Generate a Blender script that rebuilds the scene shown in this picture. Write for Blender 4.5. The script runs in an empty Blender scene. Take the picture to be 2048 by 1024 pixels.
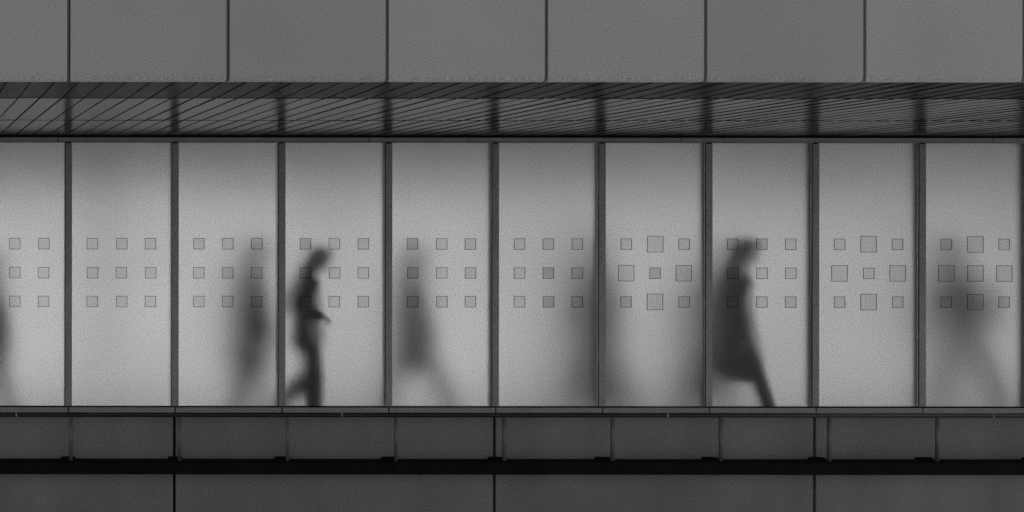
import bpy, bmesh, math, random
from mathutils import Vector, Matrix
R = math.radians
random.seed(7)
scene = bpy.context.scene

# ------------------------------------------------------------------ camera
D = 10.0                     # distance camera -> glass wall
S = 1.0 / 213.4              # metres per photo pixel on the glass plane (mullions 1 m apart)
VX, VY = -245.0, 494.0       # where lines square to the wall vanish in the photo
CZ = 1.69                    # eye height above the corridor floor
cam_d = bpy.data.cameras.new('camera')
cam = bpy.data.objects.new('camera', cam_d)
scene.collection.objects.link(cam)
cam.location = (0, 0, CZ)
cam.rotation_euler = (R(90), R(-0.05), 0)
cam_d.sensor_width = 36.0
cam_d.lens = 36.0 * D / (2048 * S)
cam_d.shift_x = (1024 - VX) / 2048
cam_d.shift_y = -(512 - VY) / 2048
cam_d.clip_end = 2000
scene.camera = cam

# ------------------------------------------------------------------ light
SUN_EL, SUN_AZ = 34.0, 32.0     # sun stands behind the building
world = bpy.data.worlds.new('World')
scene.world = world
world.use_nodes = True
nt = world.node_tree
nt.nodes.clear()
wo = nt.nodes.new('ShaderNodeOutputWorld')
bg = nt.nodes.new('ShaderNodeBackground')
sky = nt.nodes.new('ShaderNodeTexSky')
sky.sky_type = 'NISHITA'
sky.sun_disc = False
sky.sun_elevation = R(SUN_EL)
sky.sun_rotation = R(SUN_AZ)
sky.dust_density = 3.0
bw = nt.nodes.new('ShaderNodeRGBToBW')      # black and white photograph: neutral sky light
nt.links.new(sky.outputs[0], bw.inputs[0])
nt.links.new(bw.outputs[0], bg.inputs[0])
bg.inputs[1].default_value = 0.15
nt.links.new(bg.outputs[0], wo.inputs[0])
sd = bpy.data.lights.new('sun', 'SUN')
sd.energy = 5.0
sd.angle = R(0.5)
sun = bpy.data.objects.new('sun', sd)
scene.collection.objects.link(sun)
az, el = R(SUN_AZ), R(SUN_EL)
sdir = Vector((math.sin(az) * math.cos(el), math.cos(az) * math.cos(el), math.sin(el)))
sun.rotation_euler = sdir.to_track_quat('Z', 'Y').to_euler()
sun.location = (5, 40, 30)

scene.view_settings.view_transform = 'Standard'
scene.view_settings.look = 'None'
scene.view_settings.exposure = 0.12
scene.view_settings.gamma = 1.0
scene.view_settings.use_curve_mapping = False
cy = scene.cycles
cy.use_denoising = True
cy.denoiser = 'OPENIMAGEDENOISE'
cy.denoising_input_passes = 'RGB_ALBEDO_NORMAL'
cy.denoising_prefilter = 'NONE'
cy.use_adaptive_sampling = False
cy.max_bounces = 10
cy.transmission_bounces = 8
cy.diffuse_bounces = 4
cy.glossy_bounces = 4
cy.transparent_max_bounces = 12
cy.caustics_refractive = True
cy.caustics_reflective = True
cy.sample_clamp_indirect = 4.0

# ------------------------------------------------------------------ helpers
def PX(px, Y=D):
    return (px - VX) * S * Y / D
def PZ(py, Y=D):
    return CZ - (py - VY) * S * Y / D

def mat(name, col, rough=0.6, spec=0.5, metal=0.0, noise=0.0, nscale=4.0, bump=0.0, bscale=60.0,
        streak=0.0):
    m = bpy.data.materials.new(name); m.use_nodes = True
    t = m.node_tree; p = t.nodes['Principled BSDF']
    p.inputs['Base Color'].default_value = (col, col, col, 1)
    p.inputs['Roughness'].default_value = rough
    p.inputs['Specular IOR Level'].default_value = spec
    p.inputs['Metallic'].default_value = metal
    tc = t.nodes.new('ShaderNodeTexCoord')
    last = None
    if noise > 0:
        n = t.nodes.new('ShaderNodeTexNoise'); n.inputs['Scale'].default_value = nscale
        n.inputs['Detail'].default_value = 6
        mp = t.nodes.new('ShaderNodeMapping')
        t.links.new(tc.outputs['Object'], mp.inputs[0]); t.links.new(mp.outputs[0], n.inputs['Vector'])
        if streak: mp.inputs['Scale'].default_value = (1, 1, streak)
        mr = t.nodes.new('ShaderNodeMapRange')
        mr.inputs['From Min'].default_value = 0.3; mr.inputs['From Max'].default_value = 0.7
        mr.inputs['To Min'].default_value = col * (1 - noise); mr.inputs['To Max'].default_value = col * (1 + noise)
        t.links.new(n.outputs['Fac'], mr.inputs[0])
        t.links.new(mr.outputs[0], p.inputs['Base Color'])
    if bump > 0:
        n2 = t.nodes.new('ShaderNodeTexNoise'); n2.inputs['Scale'].default_value = bscale
        n2.inputs['Detail'].default_value = 3
        b = t.nodes.new('ShaderNodeBump'); b.inputs['Strength'].default_value = bump
        b.inputs['Distance'].default_value = 0.01
        t.links.new(tc.outputs['Object'], n2.inputs['Vector'])
        t.links.new(n2.outputs['Fac'], b.inputs['Height']); t.links.new(b.outputs[0], p.inputs['Normal'])
    return m

def grain(m, sock, amount, scale, clouds=0.0):
    """fine stipple (sand-blasting, orange-peel lacquer) plus faint clouding, multiplied into a colour"""
    t = m.node_tree
    tc = t.nodes.new('ShaderNodeTexCoord')
    n = t.nodes.new('ShaderNodeTexNoise'); n.inputs['Scale'].default_value = scale
    n.inputs['Detail'].default_value = 1.5; n.inputs['Roughness'].default_value = 0.8
    t.links.new(tc.outputs['Object'], n.inputs['Vector'])
    mr = t.nodes.new('ShaderNodeMapRange'); mr.clamp = False
    mr.inputs['From Min'].default_value = 0.3; mr.inputs['From Max'].default_value = 0.7
    mr.inputs['To Min'].default_value = 1 - amount; mr.inputs['To Max'].default_value = 1 + amount
    t.links.new(n.outputs['Fac'], mr.inputs[0])
    out = mr.outputs[0]
    if clouds:
        c = t.nodes.new('ShaderNodeTexNoise'); c.inputs['Scale'].default_value = 1.1; c.inputs['Detail'].default_value = 5
        t.links.new(tc.outputs['Object'], c.inputs['Vector'])
        m2 = t.nodes.new('ShaderNodeMapRange'); m2.inputs['From Min'].default_value = .3; m2.inputs['From Max'].default_value = .7
        m2.inputs['To Min'].default_value = 1 - clouds; m2.inputs['To Max'].default_value = 1 + clouds
        t.links.new(c.outputs['Fac'], m2.inputs[0])
        mu = t.nodes.new('ShaderNodeMath'); mu.operation = 'MULTIPLY'
        t.links.new(out, mu.inputs[0]); t.links.new(m2.outputs[0], mu.inputs[1]); out = mu.outputs[0]
    mu = t.nodes.new('ShaderNodeMath'); mu.operation = 'MULTIPLY'
    if sock.is_linked:
        src = sock.links[0].from_socket
        t.links.new(src, mu.inputs[0])
    else:
        mu.inputs[0].default_value = sock.default_value[0]
    t.links.new(out, mu.inputs[1]); t.links.new(mu.outputs[0], sock)

def link(o, parent=None):
    scene.collection.objects.link(o)
    if parent is not None: o.parent = parent
    return o
def empty(name, loc=(0, 0, 0), **kw):
    o = bpy.data.objects.new(name, None); o.location = loc
    o.empty_display_size = 0.2
    link(o)
    for k, v in kw.items(): o[k] = v
    return o
def obj(name, bm, mats, parent=None, smooth=False, loc=None, **kw):
    me = bpy.data.meshes.new(name)
    bmesh.ops.recalc_face_normals(bm, faces=bm.faces)
    bm.to_mesh(me); bm.free()
    for m in (mats if isinstance(mats, (list, tuple)) else [mats]): me.materials.append(m)
    if smooth:
        for p in me.polygons: p.use_smooth = True
    o = bpy.data.objects.new(name, me)
    link(o, parent)
    if loc is not None: o.location = loc
    for k, v in kw.items(): o[k] = v
    return o
def box(bm, x0, x1, y0, y1, z0, z1, mi=0, bevel=0.0, seg=2):
    ret = bmesh.ops.create_cube(bm, size=1.0)
    vs = ret['verts']
    for v in vs:
        v.co = Vector((x0 + (v.co.x + .5) * (x1 - x0), y0 + (v.co.y + .5) * (y1 - y0), z0 + (v.co.z + .5) * (z1 - z0)))
    fs = {f for v in vs for f in v.link_faces}
    for f in fs: f.material_index = mi
    if bevel > 0:
        es = {e for v in vs for e in v.link_edges}
        r = bmesh.ops.bevel(bm, geom=list(es), offset=bevel, segments=seg, affect='EDGES', profile=0.5)
        for f in r['faces']: f.material_index = mi
def tube(bm, a, b, r, seg=20, mi=0):
    a, b = Vector(a), Vector(b); d = b - a
    ret = bmesh.ops.create_cone(bm, cap_ends=True, segments=seg, radius1=r, radius2=r, depth=d.length)
    q = d.to_track_quat('Z', 'Y').to_matrix().to_4x4()
    bmesh.ops.transform(bm, matrix=Matrix.Translation((a + b) / 2) @ q, verts=ret['verts'])
    for f in {f for v in ret['verts'] for f in v.link_faces}: f.material_index = mi

# ------------------------------------------------------------------ materials
M = {}
M['fascia'] = mat('fascia coated metal', 0.44, rough=0.32, spec=0.5, noise=0.04, nscale=1.3, bump=0.03, bscale=220)
M['joint'] = mat('joint strip', 0.10, rough=0.5)
M['gap'] = mat('black gap', 0.006, rough=0.9, spec=0.1)
M['cladding'] = mat('lower cladding', 0.19, rough=0.5, spec=0.4, noise=0.13, nscale=2.4, streak=.3, bump=0.05, bscale=180)
M['header'] = mat('header metal', 0.29, rough=0.45, noise=0.12, nscale=5)
M['mullion'] = mat('mullion metal', 0.27, rough=0.42, noise=0.12, nscale=2.5)
for nm, am, sc_ in (('fascia', .50, 150), ('cladding', .62, 92), ('header', .4, 90), ('mullion', .35, 90)):
    grain(M[nm], M[nm].node_tree.nodes['Principled BSDF'].inputs['Base Color'], am, sc_, clouds=.05 if nm in ('fascia', 'cladding') else 0) if nm in M else None
for nm in ('fascia', 'cladding', 'sill', 'mullion'):
    if nm not in M: continue
    t_ = M[nm].node_tree; sk = t_.nodes['Principled BSDF'].inputs['Base Color']
    oi = t_.nodes.new('ShaderNodeObjectInfo'); mr_ = t_.nodes.new('ShaderNodeMapRange')
    mr_.inputs['To Min'].default_value = .93; mr_.inputs['To Max'].default_value = 1.07
    mu_ = t_.nodes.new('ShaderNodeMath'); mu_.operation = 'MULTIPLY'
    t_.links.new(oi.outputs['Random'], mr_.inputs[0]); src_ = sk.links[0].from_socket
    t_.links.new(src_, mu_.inputs[0]); t_.links.new(mr_.outputs[0], mu_.inputs[1]); t_.links.new(mu_.outputs[0], sk)
M['gasket'] = mat('black gasket', 0.01, rough=0.7, spec=0.2)
M['sill'] = mat('sill metal', 0.33, rough=0.45, noise=0.12, nscale=6)
M['post'] = mat('post steel', 0.16, rough=0.5, metal=.3, noise=.15, nscale=9)
M['rail'] = mat('dark rail steel', 0.02, rough=0.33, spec=0.3, noise=0.2, nscale=8)
M['beam'] = mat('black painted beam', 0.006, rough=0.75, spec=0.12, noise=0.5, nscale=9)
M['etch'] = mat('etched outline', 0.07, rough=0.7, spec=0.2)
grain(M['sill'], M['sill'].node_tree.nodes['Principled BSDF'].inputs['Base Color'], .45, 72)
M['floor'] = mat('corridor floor', 0.88, rough=0.08, spec=1.0, noise=0.08, nscale=3)
M['ceiling'] = mat('corridor ceiling', 0.6, rough=0.8, spec=0.1)
M['inside_post'] = mat('inside post', 0.07, rough=0.8, spec=0.1)
M['roof'] = mat('roof sheet', 0.25, rough=0.7, noise=0.15)
M['pave'] = mat('paving', 0.22, rough=0.85, noise=0.25, nscale=0.6, bump=0.2, bscale=12)

def soffit_mat(name, col, rough, spec):
    m = mat(name, col, rough=rough, spec=spec, noise=0.25, nscale=2.0)
    # brushed along the board: faint long streaks
    t = m.node_tree; p = t.nodes['Principled BSDF']
    tc = t.nodes.new('ShaderNodeTexCoord'); mp = t.nodes.new('ShaderNodeMapping')
    mp.inputs['Scale'].default_value = (30, 1.2, 30)
    n = t.nodes.new('ShaderNodeTexNoise'); n.inputs['Scale'].default_value = 3; n.inputs['Detail'].default_value = 5
    mr = t.nodes.new('ShaderNodeMapRange')
    mr.inputs['To Min'].default_value = rough * 0.75; mr.inputs['To Max'].default_value = rough * 1.3
    t.links.new(tc.outputs['Object'], mp.inputs[0]); t.links.new(mp.outputs[0], n.inputs['Vector'])
    t.links.new(n.outputs['Fac'], mr.inputs[0]); t.links.new(mr.outputs[0], p.inputs['Roughness'])
    return m
M['soffit_front'] = soffit_mat('soffit outer boards', 0.018, 0.28, 0.012)
M['soffit_mid'] = soffit_mat('soffit middle boards', 0.03, 0.18, 0.045)
M['soffit_back'] = soffit_mat('soffit inner boards', 0.025, 0.16, 0.045)

def glass_mat(name, rough):
    m = bpy.data.materials.new(name); m.use_nodes = True
    t = m.node_tree; t.nodes.clear()
    o = t.nodes.new('ShaderNodeOutputMaterial'); g = t.nodes.new('ShaderNodeBsdfGlass')
    g.distribution = 'BECKMANN'
    g.inputs['Roughness'].default_value = rough; g.inputs['IOR'].default_value = 1.5
    g.inputs['Color'].default_value = (0.97, 0.97, 0.97, 1)
    # cloudy unevenness of the acid etch
    tc = t.nodes.new('ShaderNodeTexCoord'); n = t.nodes.new('ShaderNodeTexNoise')
    n.inputs['Scale'].default_value = 2.2; n.inputs['Detail'].default_value = 4
    mr = t.nodes.new('ShaderNodeMapRange')
    mr.inputs['To Min'].default_value = rough * 0.88; mr.inputs['To Max'].default_value = rough * 1.12
    t.links.new(tc.outputs['Object'], n.inputs['Vector']); t.links.new(n.outputs['Fac'], mr.inputs[0])
    t.links.new(mr.outputs[0], g.inputs['Roughness'])
    t.links.new(g.outputs[0], o.inputs[0])
    g.inputs['Color'].default_value = (0.86, 0.86, 0.86, 1)
    grain(m, g.inputs['Color'], .30, 85, clouds=.03)
    return m
M['frost'] = glass_mat('frosted glass', 0.52)

def film_mat(name, tint, stripes=False):
    m = bpy.data.materials.new(name); m.use_nodes = True
    t = m.node_tree; t.nodes.clear()
    o = t.nodes.new('ShaderNodeOutputMaterial')
    tr = t.nodes.new('ShaderNodeBsdfTransparent')
    df = t.nodes.new('ShaderNodeBsdfDiffuse'); df.inputs[0].default_value = (.35, .35, .35, 1)
    mx = t.nodes.new('ShaderNodeMixShader'); mx.inputs[0].default_value = 0.06
    tr.inputs[0].default_value = (tint, tint, tint, 1)
    tc = t.nodes.new('ShaderNodeTexCoord')
    n = t.nodes.new('ShaderNodeTexNoise'); n.inputs['Scale'].default_value = 55; n.inputs['Detail'].default_value = 3
    t.links.new(tc.outputs['Object'], n.inputs['Vector'])
    mr = t.nodes.new('ShaderNodeMapRange'); mr.inputs['From Min'].default_value = .3; mr.inputs['From Max'].default_value = .7
    mr.inputs['To Min'].default_value = tint - .05; mr.inputs['To Max'].default_value = min(1, tint + .05)
    t.links.new(n.outputs['Fac'], mr.inputs[0]); t.links.new(mr.outputs[0], tr.inputs[0])
    if stripes:
        mp = t.nodes.new('ShaderNodeMapping'); mp.inputs['Scale'].default_value = (1, 1, 0.012)
        n2 = t.nodes.new('ShaderNodeTexNoise'); n2.inputs['Scale'].default_value = 110; n2.inputs['Detail'].default_value = 1
        t.links.new(tc.outputs['Object'], mp.inputs[0]); t.links.new(mp.outputs[0], n2.inputs['Vector'])
        m2 = t.nodes.new('ShaderNodeMapRange'); m2.inputs['From Min'].default_value = .42; m2.inputs['From Max'].default_value = .6
        m2.inputs['To Min'].default_value = 0.02; m2.inputs['To Max'].default_value = 0.22
        t.links.new(n2.outputs['Fac'], m2.inputs[0]); t.links.new(m2.outputs[0], mx.inputs[0])
    t.links.new(tr.outputs[0], mx.inputs[1]); t.links.new(df.outputs[0], mx.inputs[2])
    t.links.new(mx.outputs[0], o.inputs[0])
    return m
M['film_l'] = film_mat('etched film light', 0.91)
M['film_m'] = film_mat('etched film medium', 0.85)
M['film_d'] = film_mat('etched film dark', 0.75)
M['film_s'] = film_mat('etched film striped', 0.92, True)

def trans_mat():
    m = bpy.data.materials.new('opal glazing'); m.use_nodes = True
    t = m.node_tree; t.nodes.clear()
    o = t.nodes.new('ShaderNodeOutputMaterial')
    a = t.nodes.new('ShaderNodeBsdfTranslucent'); a.inputs[0].default_value = (.655, .655, .655, 1)
    b = t.nodes.new('ShaderNodeBsdfDiffuse'); b.inputs[0].default_value = (.6, .6, .6, 1)
    mx = t.nodes.new('ShaderNodeMixShader'); mx.inputs[0].default_value = 0.25
    t.links.new(a.outputs[0], mx.inputs[1]); t.links.new(b.outputs[0], mx.inputs[2]); t.links.new(mx.outputs[0], o.inputs[0])
    return m
M['opal'] = trans_mat()

# ------------------------------------------------------------------ setting
XL, XR = -2.5, 15.0
GZ = -4.2
bm = bmesh.new(); box(bm, -400, 400, -400, 400, GZ - .5, GZ)
obj('ground', bm, M['pave'], kind='structure')
FAR = D + 1.9                         # opposite side of the corridor
bm = bmesh.new(); box(bm, XL, XR, D + .16, FAR - .02, -.25, 0)
obj('floor', bm, M['floor'], kind='structure')
CEIL = 2.74
bm = bmesh.new(); box(bm, XL, XR, D + .16, FAR - .02, CEIL, CEIL + .12)
obj('ceiling', bm, M['ceiling'], kind='structure')

# opposite glazed wall
ow = empty('glazed_wall', (5, FAR, 0), kind='thing', label='opal glazed wall on the far side of the corridor, seen only as glow', category='wall')
ow.location = (0, 0, 0)
x = XL
while x < XR - .1:
    bm = bmesh.new(); box(bm, x + .03, x + 2.47, FAR + .02, FAR + .03, 0.0, CEIL + .1)
    obj('glass_pane', bm, M['opal'], ow)
    bm = bmesh.new(); box(bm, x - .03, x + .03, FAR - .02, FAR + .06, -.25, CEIL + .12)
    obj('mullion', bm, M['mullion'], ow)
    x += 2.5
bm = bmesh.new(); box(bm, XL, XR, FAR, FAR + .2, GZ + .002, -.002); obj('base', bm, M['cladding'], ow)
bm = bmesh.new(); box(bm, XL - 3, XR + 3, FAR + .21, FAR + 3.2, -.25, -.03)  # unseen pale slab, added to bounce sunlight onto the lower opal panes
obj('bounce_slab', bm, mat('pale bounce slab', 0.82, rough=.8, noise=.08), kind='structure')
# end walls
for xx, lab in ((XL, 'grey end wall closing the left end of the corridor'), (XR, 'grey end wall closing the right end of the corridor')):
    bm = bmesh.new(); box(bm, xx - .15, xx - .002, D + .02, FAR + .2, GZ + .002, CEIL + .12) if xx == XL else box(bm, xx + .002, xx + .15, D + .02, FAR + .2, GZ + .002, CEIL + .12)
    obj('end_wall', bm, M['cladding'], label=lab, category='wall', kind='thing')

# ------------------------------------------------------------------ canopy
YF = D * 0.670                        # plane of the fascia
ZE = PZ(161.5, YF)                    # lower edge of the fascia
can = empty('canopy', (0, 0, 0), label='roof canopy of large pale grey fascia panels over a dark slatted soffit', category='canopy')
pitch = 318.4
ZT = ZE + 1.35
for k in range(-3, 9):
    xa, xb = PX(137.2 + pitch * k + 3.6, YF), PX(137.2 + pitch * (k + 1) - 3.2, YF)
    # profile in YZ: flat face with the lower edge rolled slightly inward
    prof = [(0.0, ZT), (0.0, ZE + .055)]
    for j in range(1, 7):
        a = j / 6 * R(52)
        prof.append((0.034 * (1 - math.cos(a)) * .6, ZE + .055 - .055 * math.sin(a) / math.sin(R(52))))
    bm = bmesh.new()
    th = .03
    ring = prof + [(p[0] + th, p[1]) for p in reversed(prof)]
    ring = prof + [(prof[-1][0] + th, prof[-1][1]), (prof[-1][0] + th, ZT)]
    va = [bm.verts.new((xa, YF + p[0], p[1])) for p in ring]
    vb = [bm.verts.new((xb, YF + p[0], p[1])) for p in ring]
    n = len(ring)
    for i in range(n):
        bm.faces.new((va[i], va[(i + 1) % n], vb[(i + 1) % n], vb[i]))
    bm.faces.new(va); bm.faces.new(vb[::-1])
    obj('fascia_panel', bm, M['fascia'], can)
for k in range(-3, 9):
    xc = PX(137.2 + pitch * k, YF)
    bm = bmesh.new()
    box(bm, xc - .0075, xc + .0045, YF + .004, YF + .05, ZE + .004, ZT - .02, bevel=.002)
    obj('joint_strip', bm, M['joint'], can)
bm = bmesh.new(); box(bm, PX(137 - 3 * pitch, YF) , PX(137 + 9 * pitch, YF), YF + .07, YF + .09, ZE + .02, ZT)
obj('backing', bm, M['gap'], can)
# soffit: three runs of narrow boards, every board a shallow tray with a black gap
ys = [YF + .055, 7.42, 8.74, D - .012]
zs = [ZE + .012, PZ(195.5, 7.42), PZ(240, 8.74), PZ(271.5, D)]
pw = 32.6 * S
x0 = PX(94, D)                        # a board joint on the glass line
for r, mm in enumerate(('soffit_front', 'soffit_mid', 'soffit_back')):
    bm = bmesh.new()
    k0 = int((XL - x0) / pw) ; k1 = int((XR - x0) / pw)
    ya, yb = ys[r] + (.02 if r else .006), ys[r + 1] - (.02 if r < 2 else 0)
    za, zb = zs[r], zs[r + 1]
    tilt = 0.0
    for k in range(k0, k1):
        a = x0 + k * pw + .0045; b = x0 + (k + 1) * pw - .0045
        j = random.uniform(-.0012, .0012)
        vs = [bm.verts.new(c) for c in ((a, ya, za + j), (b, ya, za + j), (b, yb, zb + tilt + j), (a, yb, zb + tilt + j),
                                        (a, ya, za + .03), (b, ya, za + .03), (b, yb, zb + .03), (a, yb, zb + .03))]
        for f in ((0, 1, 2, 3), (7, 6, 5, 4), (0, 4, 5, 1), (1, 5, 6, 2), (2, 6, 7, 3), (3, 7, 4, 0)):
            bm.faces.new([vs[i] for i in f]).material_index = 0 if f == (0, 1, 2, 3) else 1
    for k in range(k0, k1 + 1):       # black seam bead standing just proud of the boards
        c = x0 + k * pw; w = .0040; h = .0024
        vs = [bm.verts.new(v) for v in ((c - w, ya, za - h), (c + w, ya, za - h), (c + w, yb, zb - h), (c - w, yb, zb - h),
                                        (c - w, ya, za + .02), (c + w, ya, za + .02), (c + w, yb, zb + .02), (c - w, yb, zb + .02))]
        for f in ((0, 1, 2, 3), (7, 6, 5, 4), (0, 4, 5, 1), (1, 5, 6, 2), (2, 6, 7, 3), (3, 7, 4, 0)):
            bm.faces.new([vs[i] for i in f]).material_index = 1
    obj('soffit', bm, [M[mm], M['gap']], can)
bm = bmesh.new(); box(bm, XL, XR, YF + .06, D - .012, ZE + .05, ZE + .09); obj('soffit_backing', bm, M['gap'], can)
bm = bmesh.new(); box(bm, XL - .3, XR + .3, YF - .02, FAR + .73, ZT + .001, ZT + .08); box(bm, XL, XR, D + .0, FAR + .1, CEIL + .13, ZT); box(bm, XL, XR, FAR + .11, FAR + .68, CEIL + .13, CEIL + .2); obj('roof', bm, M['roof'], can)  # unseen far overhang is added to shade the top of the opal panes

# ------------------------------------------------------------------ frosted glass wall
gw = empty('glazed_wall', (0, 0, 0), kind='thing', label='frosted glass wall of tall panes with rows of small etched squares, people passing behind', category='glass wall')
X0 = PX(136.8)                        # mullion 0; the others follow every metre
zb, zt = PZ(811.5), PZ(285)
def mull(k): return X0 + k * 1.0
W2 = .033
for k in range(-4, 13):
    xc = mull(k)
    bm = bmesh.new()
    box(bm, xc - W2 + .004, xc + W2, D - .006, D + .004, zb, zt - .006, bevel=.0015)
    o = obj('mullion', bm, M['mullion'], gw)
    bm = bmesh.new()
    box(bm, xc - W2 - .003, xc - W2 + .0035, D - .005, D + .003, zb, zt - .006)
    obj('gasket', bm, M['gasket'], o)
    bm = bmesh.new()
    box(bm, xc - W2 + .004, xc + W2 - .010, D - .009, D + .002, zt - .006, zt + .008)
    obj('clip', bm, M['gap'], o)
    bm = bmesh.new()
    box(bm, xc - .024, xc + .024, D + .02, D + .075, zb, zt)
    obj('post', bm, M['inside_post'], o)

L, m_, d_, s_ = 'film_l', 'film_m', 'film_d', 'film_s'
plus4 = {(0, 1), (1, 0), (1, 2), (2, 1)}
tints = {
 -1: [L, L, L, L, L, L, L, L, L], 0: [L] * 9,
 1: [m_, L, L, L, m_, L, L, L, L], 2: [d_, L, m_, L, L, L, L, L, m_],
 3: [d_, L, m_, m_, L, m_, L, m_, m_], 4: [L, m_, L, L, d_, L, L, d_, L],
 5: [L, L, L, L, d_, s_, m_, s_, L], 6: [s_, m_, L, m_, L, L, s_, m_, m_],
 7: [L, L, L, L, L, L, m_, s_, L], 8: [m_, L, L, s_, s_, L, L, s_, m_], 9: [L, L, m_, L, L, L, L, m_, L]}
bigs = {5: plus4, 7: plus4, 8: plus4 | {(1, 1)}, 9: plus4}
sq_mesh = {}
def square_mesh(half, film):
    key = (half, film)
    if key in sq_mesh: return sq_mesh[key]
    bm = bmesh.new()
    w = .0048
    box(bm, -half, half, -.001, .001, half - w, half, 1); box(bm, -half, half, -.001, .001, -half, -half + w, 1)
    box(bm, -half, -half + w, -.001, .001, -half + w, half - w, 1); box(bm, half - w, half, -.001, .001, -half + w, half - w, 1)
    v = [bm.verts.new(c) for c in ((-half + w, 0, -half + w), (half - w, 0, -half + w), (half - w, 0, half - w), (-half + w, 0, half - w))]
    bm.faces.new(v).material_index = 0
    me = bpy.data.meshes.new('etched_square'); bm.to_mesh(me); bm.free()
    me.materials.append(M[film]); me.materials.append(M['etch'])
    sq_mesh[key] = me
    return me
for k in range(-4, 12):
    a, b = mull(k) + W2 + .0008, mull(k + 1) - W2 - .0035
    bm = bmesh.new()
    box(bm, a, b, D, D + .012, zb + .002, zt)
    o = obj('glass_pane', bm, M['frost'], gw)
    if k in tints:
        for r in range(3):
            for c in range(3):
                half = (16.2 if (r, c) in bigs.get(k, ()) else 11.2) * S
                q = bpy.data.objects.new('etched_square', square_mesh(half, tints[k][r * 3 + c]))
                link(q, o)
                off = (48.2, 106.2, 164) if k not in (1, 2) else (47.5, 105.2, 163)
                q.location = (PX(136.8 + 213.4 * k + off[c] + random.uniform(-.4, .4)), D - .0025, PZ((487, 545, 602.5)[r]))
# header over the panes, in butted lengths
hj = [115.5 + 622.7 * i for i in range(-2, 6)]
for i in range(len(hj) - 1):
    a, b = max(PX(hj[i]) + .004, XL), min(PX(hj[i + 1]) - .004, XR)
    if b < a: continue
    bm = bmesh.new()
    box(bm, a, b, D - .012, D + .02, PZ(282), PZ(274.6), bevel=.0015)
    box(bm, a, b, D - .009, D + .02, PZ(285), PZ(282.6))
    obj('header', bm, M['header'], gw)
bm = bmesh.new(); box(bm, XL, XR, D - .004, D + .03, PZ(285) + .001, PZ(262)); obj('header_backing', bm, M['gap'], gw)
bm = bmesh.new(); box(bm, XL, XR, D + .031, D + .06, PZ(285) + .003, CEIL + .13); obj('lintel', bm, M['roof'], gw)
# sill
for k in range(-4, 12):
    a, b = mull(k) - .001 + .0065, mull(k + 1) - .001 - .006
    bm = bmesh.new(); box(bm, a, b, D - .014, D + .02, PZ(824.5), PZ(814), bevel=.002)
    obj('sill', bm, M['sill'], gw)
bm = bmesh.new(); box(bm, XL, XR, D - .004, D + .03, PZ(827), zb - .0015); obj('sill_backing', bm, M['gap'], gw)

# ------------------------------------------------------------------ cladding below
cw = empty('cladding_wall', (0, 0, 0), kind='thing', label='dark grey panelled wall below the frosted glass, crossed by black joints', category='wall')
ZLT, ZLB = PZ(916), PZ(930)
for k in range(-4, 12, 1):
    if (k - 1) % 3: continue
    a, b = mull(k) + .010, mull(k + 3) - .017
    a, b = max(a, XL), min(b, XR)
    for z0, z1 in ((PZ(925), PZ(827.5)), (GZ + .003, PZ(925.5))):
        bm = bmesh.new(); box(bm, a, b, D, D + .03, z0, z1, bevel=.003)
        obj('wall_panel', bm, M['cladding'], cw)
bm = bmesh.new(); box(bm, XL, XR, D + .035, D + .055, GZ + .002, PZ(827.5)); obj('backing', bm, M['gap'], cw)
bm = bmesh.new(); box(bm, XL, XR, D + .058, D + .158, -.24, PZ(827.5)); obj('inner_lining', bm, M['floor'], cw)

# black ledge beam
lb = empty('ledge', (0, 0, 0), label='black steel ledge beam running along the wall under the handrail', category='beam')
bm = bmesh.new(); box(bm, XL, XR, D - .19, D - .003, PZ(948.5, D - .19), PZ(916.5), bevel=.004)
obj('beam', bm, M['beam'], lb)
for k in range(-4, 12):
    bm = bmesh.new(); xc = mull(k) - .004
    box(bm, xc - .062, xc + .062, D - .05, D - .004, PZ(917), PZ(912), bevel=.002)
    obj('bracket', bm, M['beam'], lb)

# ------------------------------------------------------------------ handrail
YR = D * 0.985
hr = empty('handrail', (0, 0, 0), label='thin dark steel handrail on slim round posts in front of the wall', category='handrail')
bm = bmesh.new(); zc = PZ(829, YR); tube(bm, (XL, YR, zc), (XR, YR, zc), 4.7 * S * .985, 24)
obj('top_rail', bm, M['rail'], hr, smooth=True)
for i in range(-1, 5):
    xx = PX(32.5 + 650.3 * i, YR)
    bm = bmesh.new(); tube(bm, (xx - .006, YR, zc), (xx + .006, YR, zc), 5.0 * S * .985, 24)
    obj('sleeve', bm, M['sill'], hr)
for k in range(-4, 13):
    xx = PX(142.4 + 216.6 * k, YR)
    bm = bmesh.new(); tube(bm, (xx, YR, PZ(920.5, YR)), (xx, YR, zc - .015), .0165, 20)
    o = obj('stanchion', bm, M['post'], hr, smooth=True)

# ------------------------------------------------------------------ people
def skin_obj(name, verts, edges, radii, material, parent=None, sub=2, root=0, **kw):
    me = bpy.data.meshes.new(name)
    me.from_pydata([tuple(v) for v in verts], edges, [])
    o = bpy.data.objects.new(name, me)
    link(o, parent)
    o.modifiers.new('skin', 'SKIN').use_smooth_shade = True
    if not me.skin_vertices: me.skin_vertices.new()
    for i, r in enumerate(radii):
        sv = me.skin_vertices[0].data[i]
        sv.radius = (r, r) if not isinstance(r, tuple) else r
        sv.use_root = (i == root)
    md = o.modifiers.new('sub', 'SUBSURF'); md.levels = sub; md.render_levels = sub
    me.materials.append(material)
    for k, v in kw.items(): o[k] = v
    return o

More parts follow.
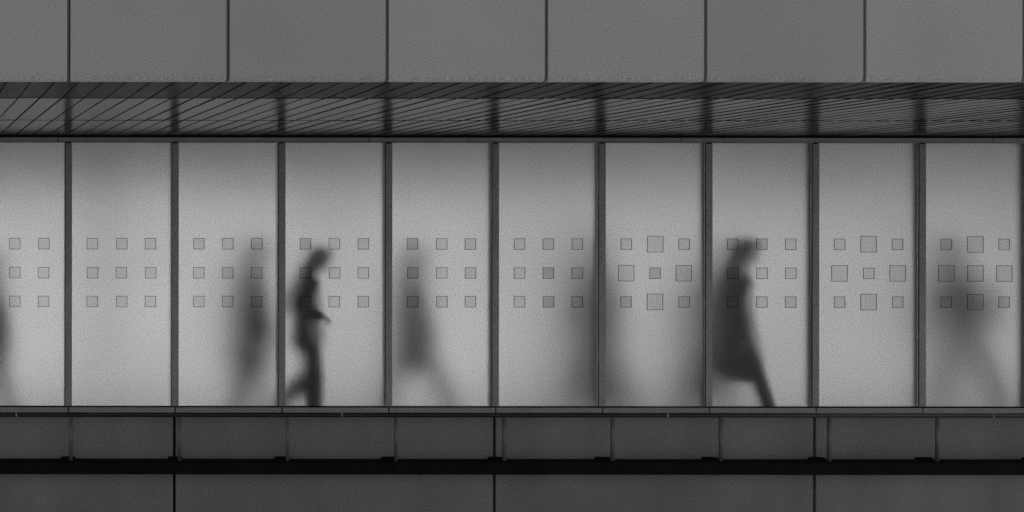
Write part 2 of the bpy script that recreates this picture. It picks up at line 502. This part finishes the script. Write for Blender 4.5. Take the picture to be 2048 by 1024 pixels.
MP = {'skin': mat('skin', 0.30, rough=0.5, noise=0.05), 'hair': mat('dark hair', 0.012, rough=0.5),
      'coat': mat('dark coat cloth', 0.012, rough=0.9, spec=0.15, noise=0.3, nscale=20, bump=.2, bscale=300),
      'coat2': mat('charcoal cloth', 0.045, rough=0.9, spec=0.15, noise=0.3, nscale=20, bump=.2, bscale=300),
      'trousers': mat('dark trousers cloth', 0.012, rough=0.9, spec=0.15, noise=0.2, nscale=30),
      'shoe': mat('black leather', 0.012, rough=0.35), 'bag': mat('dark bag cloth', 0.025, rough=0.8, noise=0.2),
      'phone': mat('black phone', 0.01, rough=0.15)}

def person(px, d, H, face, label, lean=4, bow=0, legs=((20, 2), (-22, 30)), arms=((-15, 10), (20, 15)), coat=None,
           coat_len=0.45, bag=None, hood=False, legw=1.0, yaw=0, width=1.0, long_hair=False, cmat='coat', tilt=0):
    """px: photo x of the pelvis; d: metres behind the glass; face +1/-1 walks right/left.
    legs: (thigh angle, knee bend) for near and far leg; arms: (shoulder angle, elbow bend)."""
    Y = D + d
    root = empty('person', (PX(px, Y), Y, 0), label=label, category='person', group='people walking behind the frosted glass')
    root.rotation_euler = (0, 0, (0 if face > 0 else math.pi) + R(yaw))
    s = H / 1.72
    thigh, shin = .43 * s, .42 * s
    def leg(side, ang, knee, hip):
        k = hip + Vector((math.sin(R(ang)), 0, -math.cos(R(ang)))) * thigh
        a = k + Vector((math.sin(R(ang - knee)), 0, -math.cos(R(ang - knee)))) * shin
        return k, a
    # pelvis height from the supporting leg
    lows = []
    for ang, knee in legs: lows.append(thigh * math.cos(R(ang)) + shin * math.cos(R(ang - knee)))
    pz = max(lows) + .075 * s + .03
    pel = Vector((0, 0, pz))
    up = Vector((math.sin(R(lean)), 0, math.cos(R(lean))))
    V, E, RR = [], [], []
    def add(p, r, frm=None):
        V.append(Vector(p)); RR.append(r)
        if frm is not None: E.append((frm, len(V) - 1))
        return len(V) - 1
    p0 = add(pel, (.115 * s * width, .10 * s))
    p1 = add(pel + up * .16 * s, (.105 * s * width, .095 * s), p0)
    p2 = add(pel + up * .33 * s, (.12 * s * width, .11 * s), p1)
    p3 = add(pel + up * .46 * s, (.10 * s * width, .085 * s), p2)
    nk = pel + up * .535 * s
    n0 = add(nk, .062 * s, p3)
    hu = Vector((math.sin(R(lean + bow)), 0, math.cos(R(lean + bow))))
    hf = Vector((hu.z, 0, -hu.x))
    n1 = add(nk + hu * .075 * s + hf * .01, .066 * s, n0)
    hc = nk + hu * .16 * s + hf * .028 * s
    h1 = add(hc - hu * .035 * s, (.072 * s, .083 * s), n1)
    h2 = add(hc + hu * .035 * s, (.078 * s, .092 * s), h1)
    h3 = add(hc + hu * .085 * s, (.058 * s, .066 * s), h2)
    ns = add(hc - hu * .012 * s + hf * .098 * s, (.012, .014), h1)     # nose
    for sd_ in (1, -1):
        add(hc - hu * .01 * s + Vector((0, sd_ * .086 * s, 0)) - hf * .005, (.010, .018), h1)   # ears
    sh_z = pel + up * .455 * s
    hands = []
    armpts = []
    for sd_, (sa, eb) in zip((-1, 1), arms):
        sp = sh_z + Vector((0, sd_ * .155 * s * width, -.01))
        c0 = add(sp, .052 * s, p3)
        el_ = sp + Vector((math.sin(R(sa)), sd_ * .12, -math.cos(R(sa)))).normalized() * .29 * s
        c1 = add(el_, .040 * s, c0)
        f_ = Vector((math.sin(R(sa + eb)), -sd_ * .10 * (eb > 40), -math.cos(R(sa + eb)))).normalized()
        wr = el_ + f_ * .25 * s
        c2 = add(wr, .027 * s, c1)
        pm = wr + f_ * .055 * s
        c3 = add(pm, (.030 * s, .020 * s), c2)
        side = Vector((0, 1, 0)); nrm = f_.cross(side).normalized()
        for j, (off, ln) in enumerate(((-.024, .062), (-.008, .075), (.008, .078), (.024, .068))):
            b0 = pm + side * off + f_ * .03
            q0 = add(b0, .0085 * s, c3)
            q1 = add(b0 + f_ * ln * .42 - nrm * .012, .008 * s, q0)
            add(b0 + f_ * ln * .48 - nrm * (.040 + .003 * j), .007 * s, q1)
        t0 = add(wr + f_ * .03 - side * sd_ * .028, .010 * s, c2)
        add(wr + f_ * .075 - side * sd_ * .045 - nrm * .012, .0085 * s, t0)
        hands.append((pm, f_)); armpts.append((sp, el_, wr))
    legpts = []
    for sd_, (ang, knee) in zip((-1, 1), legs):
        hip = pel + Vector((0, sd_ * .09 * s, -.04 * s))
        k, a = leg(sd_, ang, knee, hip)
        g0 = add(hip, .082 * s, p0)
        g1 = add((hip * .5 + k * .5), .072 * s, g0); g2 = add(k, .055 * s, g1)
        g3 = add(k * .65 + a * .35 - Vector((.01, 0, 0)), .052 * s, g2); g4 = add(a, .036 * s, g3)
        fa = R(ang - knee) * .6
        fd = Vector((math.cos(fa), 0, math.sin(fa) if ang - knee < 0 else math.sin(fa)))
        if ang - knee < 0: fd = Vector((math.cos(fa), 0, math.sin(fa)))
        add(a + fd * .13 * s + Vector((0, 0, -.05 * s)), (.034 * s, .024 * s), g4)
        legpts.append((hip, k, a, fd))
    body = skin_obj('body', V, E, RR, MP['skin'], root)
    # jacket: torso and sleeves
    V2, E2, R2 = [], [], []
    def add2(p, r, frm=None):
        V2.append(Vector(p)); R2.append(r)
        if frm is not None: E2.append((frm, len(V2) - 1))
        return len(V2) - 1
    a0 = add2(pel - up * .13 * s, (.132 * s * width, .125 * s)); a1 = add2(pel + up * .14 * s, (.138 * s * width, .125 * s), a0)
    a2 = add2(pel + up * .34 * s, (.130 * s * width, .125 * s), a1); a3 = add2(pel + up * .455 * s, (.100 * s * width, .10 * s), a2)
    a4 = add2(pel + up * .53 * s, .082 * s, a3); add2(nk + hu * .055 * s - hf * .008, .084 * s, a4)
    for sp, el_, wr in armpts:
        b0 = add2(sp, .066 * s, a3); b1 = add2(el_, .060 * s, b0); add2(wr + (wr - el_) * .18, .056 * s, b1)
    skin_obj('jacket', V2, E2, R2, MP[cmat], root)
    # trousers
    V3, E3, R3 = [], [], []
    def add3(p, r, frm=None):
        V3.append(Vector(p)); R3.append(r)
        if frm is not None: E3.append((frm, len(V3) - 1))
        return len(V3) - 1
    tw = add3(pel + up * .13 * s, (.112 * s, .100 * s)); t0 = add3(pel + up * .01 * s, (.108 * s, .098 * s), tw)
    for hip, k, a, fd in legpts:
        u0 = add3(hip * .72 + k * .28, .088 * s, t0); u1 = add3(hip * .4 + k * .6, .088 * s, u0); u2 = add3(k, .078 * s * legw, u1)
        add3(k * .08 + a * .92, .066 * s * legw, u2)
    skin_obj('trousers', V3, E3, R3, MP['trousers'], root)
    for hip, k, a, fd in legpts:
        c = a + Vector((0, 0, -.035 * s))
        skin_obj('shoe', [c - fd * .05 * s, c + fd * .06 * s - Vector((0, 0, .012)), c + fd * .16 * s - Vector((0, 0, .018)), c + Vector((0, 0, .06))],
                 [(0, 1), (1, 2), (0, 3)], [(.042 * s, .04 * s), (.044 * s, .035 * s), (.038 * s, .024 * s), .045 * s], MP['shoe'], root, root=1)
    # hair cap
    bm = bmesh.new()
    bmesh.ops.create_uvsphere(bm, u_segments=32, v_segments=24, radius=1.0)
    for v in list(bm.verts):
        x_, y_, z_ = v.co
        if (x_ > .25 and z_ < .30 + .25 * (x_ - .25)) or (z_ < -.55 and x_ > -.2) or z_ < -.85 or (z_ < -.05 and x_ > .0):
            bm.verts.remove(v); continue
        k_ = 1 + .035 * math.sin(9 * y_ + 4 * z_) * (z_ > -.5)
        drop = 0
        if long_hair and x_ < 0 and z_ < .2: drop = .17 * s * min(1, (.2 - z_) / .9)
        v.co = hc + hu * (.022 * s + z_ * .136 * s * k_ - drop) + hf * (-.014 * s + x_ * .126 * s * k_) + Vector((0, y_ * .098 * s * k_, 0))
    o = obj('hair', bm, MP['hair'], root, smooth=True)
    md = o.modifiers.new('thick', 'SOLIDIFY'); md.thickness = .012; md.offset = -1
    if coat:      # open-bottomed coat skirt, lofted rings from the waist to the hem
        bm = bmesh.new(); rings = []
        N = 28
        top, hem = pel + up * .18 * s, coat_len * s
        for j in range(9):
            f = j / 8
            z = top.z * (1 - f) + hem * f
            cx = top.x * (1 - f) + coat[2] * f; fr = f ** 1.5
            rx = (.125 * s) * (1 - fr) + coat[0] * fr; ry = (.130 * s) * (1 - fr) + coat[1] * fr
            ring = []
            for i in range(N):
                t_ = i / N * 2 * math.pi
                w_ = (1 - .55 * (max(0, f - .65) / .35) ** 2) + .05 * f * math.sin(5 * t_ + 1)
                ring.append(bm.verts.new((cx + rx * w_ * math.cos(t_), ry * w_ * math.sin(t_), z)))
            rings.append(ring)
        for a, b in zip(rings, rings[1:]):
            for i in range(N): bm.faces.new((a[i], a[(i + 1) % N], b[(i + 1) % N], b[i]))
        o = obj('coat_skirt', bm, MP[cmat], root, smooth=True)
        md = o.modifiers.new('thick', 'SOLIDIFY'); md.thickness = .008
    if hood:      # hood or thick scarf bunched round the neck
        bm = bmesh.new(); bmesh.ops.create_uvsphere(bm, u_segments=28, v_segments=18, radius=1.0)
        for v in bm.verts:
            x_, y_, z_ = v.co; k_ = 1 + .06 * math.sin(5 * z_ + 3 * y_)
            v.co = nk + hu * (.035 * s + z_ * .10 * s) + hf * (-.012 * s + x_ * .085 * s * k_) + Vector((0, y_ * .095 * s * k_, 0))
        obj('hood', bm, MP[cmat], root, smooth=True)
    if bag:
        bx, bz, sx, sy, sz, kind, lab = bag
        ob = empty(kind, root.location, label=lab, category=kind.replace('_', ' '))
        ob.rotation_euler = root.rotation_euler
        bm = bmesh.new(); box(bm, bx - sx / 2, bx + sx / 2, -sy / 2, sy / 2, bz - sz / 2, bz + sz / 2, bevel=min(sx, sy, sz) * .3, seg=4)
        obj('bag_body', bm, MP['bag'], ob, smooth=True)
        bm = bmesh.new(); box(bm, bx - sx / 2 - .02, bx - sx / 2 + .02, -sy / 3, sy / 3, bz - sz * .4, bz, bevel=.015, seg=3)
        obj('pocket', bm, MP['bag'], ob, smooth=True)
        if kind == 'backpack':
            for sd_ in (-1, 1):
                ys_ = sd_ * .10
                pts = [Vector((bx + sx * .4, ys_, bz + sz * .35)), Vector((bx + sx * .5 + .10, ys_, bz + sz * .52)),
                       Vector((bx + sx * .5 + .24, ys_, bz + sz * .2)), Vector((bx + sx * .4, ys_, bz - sz * .35))]
                skin_obj('strap', pts, [(0, 1), (1, 2), (2, 3)], [(.02, .006)] * 4, MP['bag'], ob, sub=1)
        else:
            pts = [Vector((bx - sx * .3, 0, bz + sz * .45)), Vector((bx - sx * .2, 0, bz + sz * .45 + .16)),
                   Vector((bx + sx * .2, 0, bz + sz * .45 + .16)), Vector((bx + sx * .3, 0, bz + sz * .45))]
            skin_obj('handle', pts, [(0, 1), (1, 2), (2, 3)], [.009] * 4, MP['bag'], ob, sub=1)
    return root

person(615, .28, 1.66, 1, 'darkest, sharpest silhouette with bowed head walking right, hands held in front', lean=-1, bow=38,
       legs=((3, 3), (10, 58)), arms=((-38, 106), (-32, 90)), hood=True, width=1.15, coat=(.175, .16, -.01), coat_len=.70, legw=1.3)
person(498, .78, 1.70, 1, 'broad blurred silhouette just left of the sharpest one, half behind the mullion', lean=2, bow=8,
       legs=((-12, 6), (12, 4)), arms=((6, 10), (-12, 8)), coat=(.29, .27, 0), coat_len=.42, width=1.5, hood=True)
person(818, .70, 1.68, 1, 'faint slim silhouette in knee-length coat striding right, in the pane right of the sharpest figure', lean=1, bow=5,
       legs=((28, 4), (-14, 12)), arms=((8, 8), (-8, 8)), coat=(.16, .15, 0), coat_len=.46, width=1.05, long_hair=True)
person(1188, .84, 1.76, -1, 'wide soft silhouette half hidden by the mullion near the middle of the wall', lean=2, bow=5,
       legs=((16, 4), (-14, 10)), arms=((8, 12), (-8, 8)), coat=(.27, .25, 0), coat_len=.10, width=1.25)
person(1468, .25, 1.75, 1, 'dark tall silhouette in long coat stepping right, its head over the first etched square', lean=1, bow=16,
       legs=((20, 4), (-22, 12)), arms=((-10, 20), (-6, 14)), coat=(.20, .14, .06), coat_len=.40, width=.85, yaw=-18, hood=True, legw=.85)
person(1402, .82, 1.62, 1, 'blurred companion silhouette close behind the tall long-coated one, behind the mullion', lean=2, bow=6,
       legs=((12, 4), (-14, 12)), arms=((6, 12), (-8, 10)), coat=(.24, .22, 0), coat_len=.20, width=1.15)
person(1908, .56, 1.74, -1, 'blurred silhouette with a pack on its back walking left in the rightmost pane', lean=9, bow=4,
       legs=((15, 4), (-18, 8)), arms=((14, 20), (-6, 10)), width=.95, legw=1.15, hood=True,
       bag=(-.14, 1.10, .18, .3, .42, 'backpack', 'blurred backpack on the left-walking silhouette in the rightmost pane'))
person(-10, .72, 1.56, -1, 'soft silhouette cut off by the left edge of the photograph', lean=2, bow=4,
       legs=((9, 4), (-9, 8)), arms=((12, 20), (-18, 12)), width=1.35, coat=(.2, .22, 0), coat_len=.6, legw=.8)
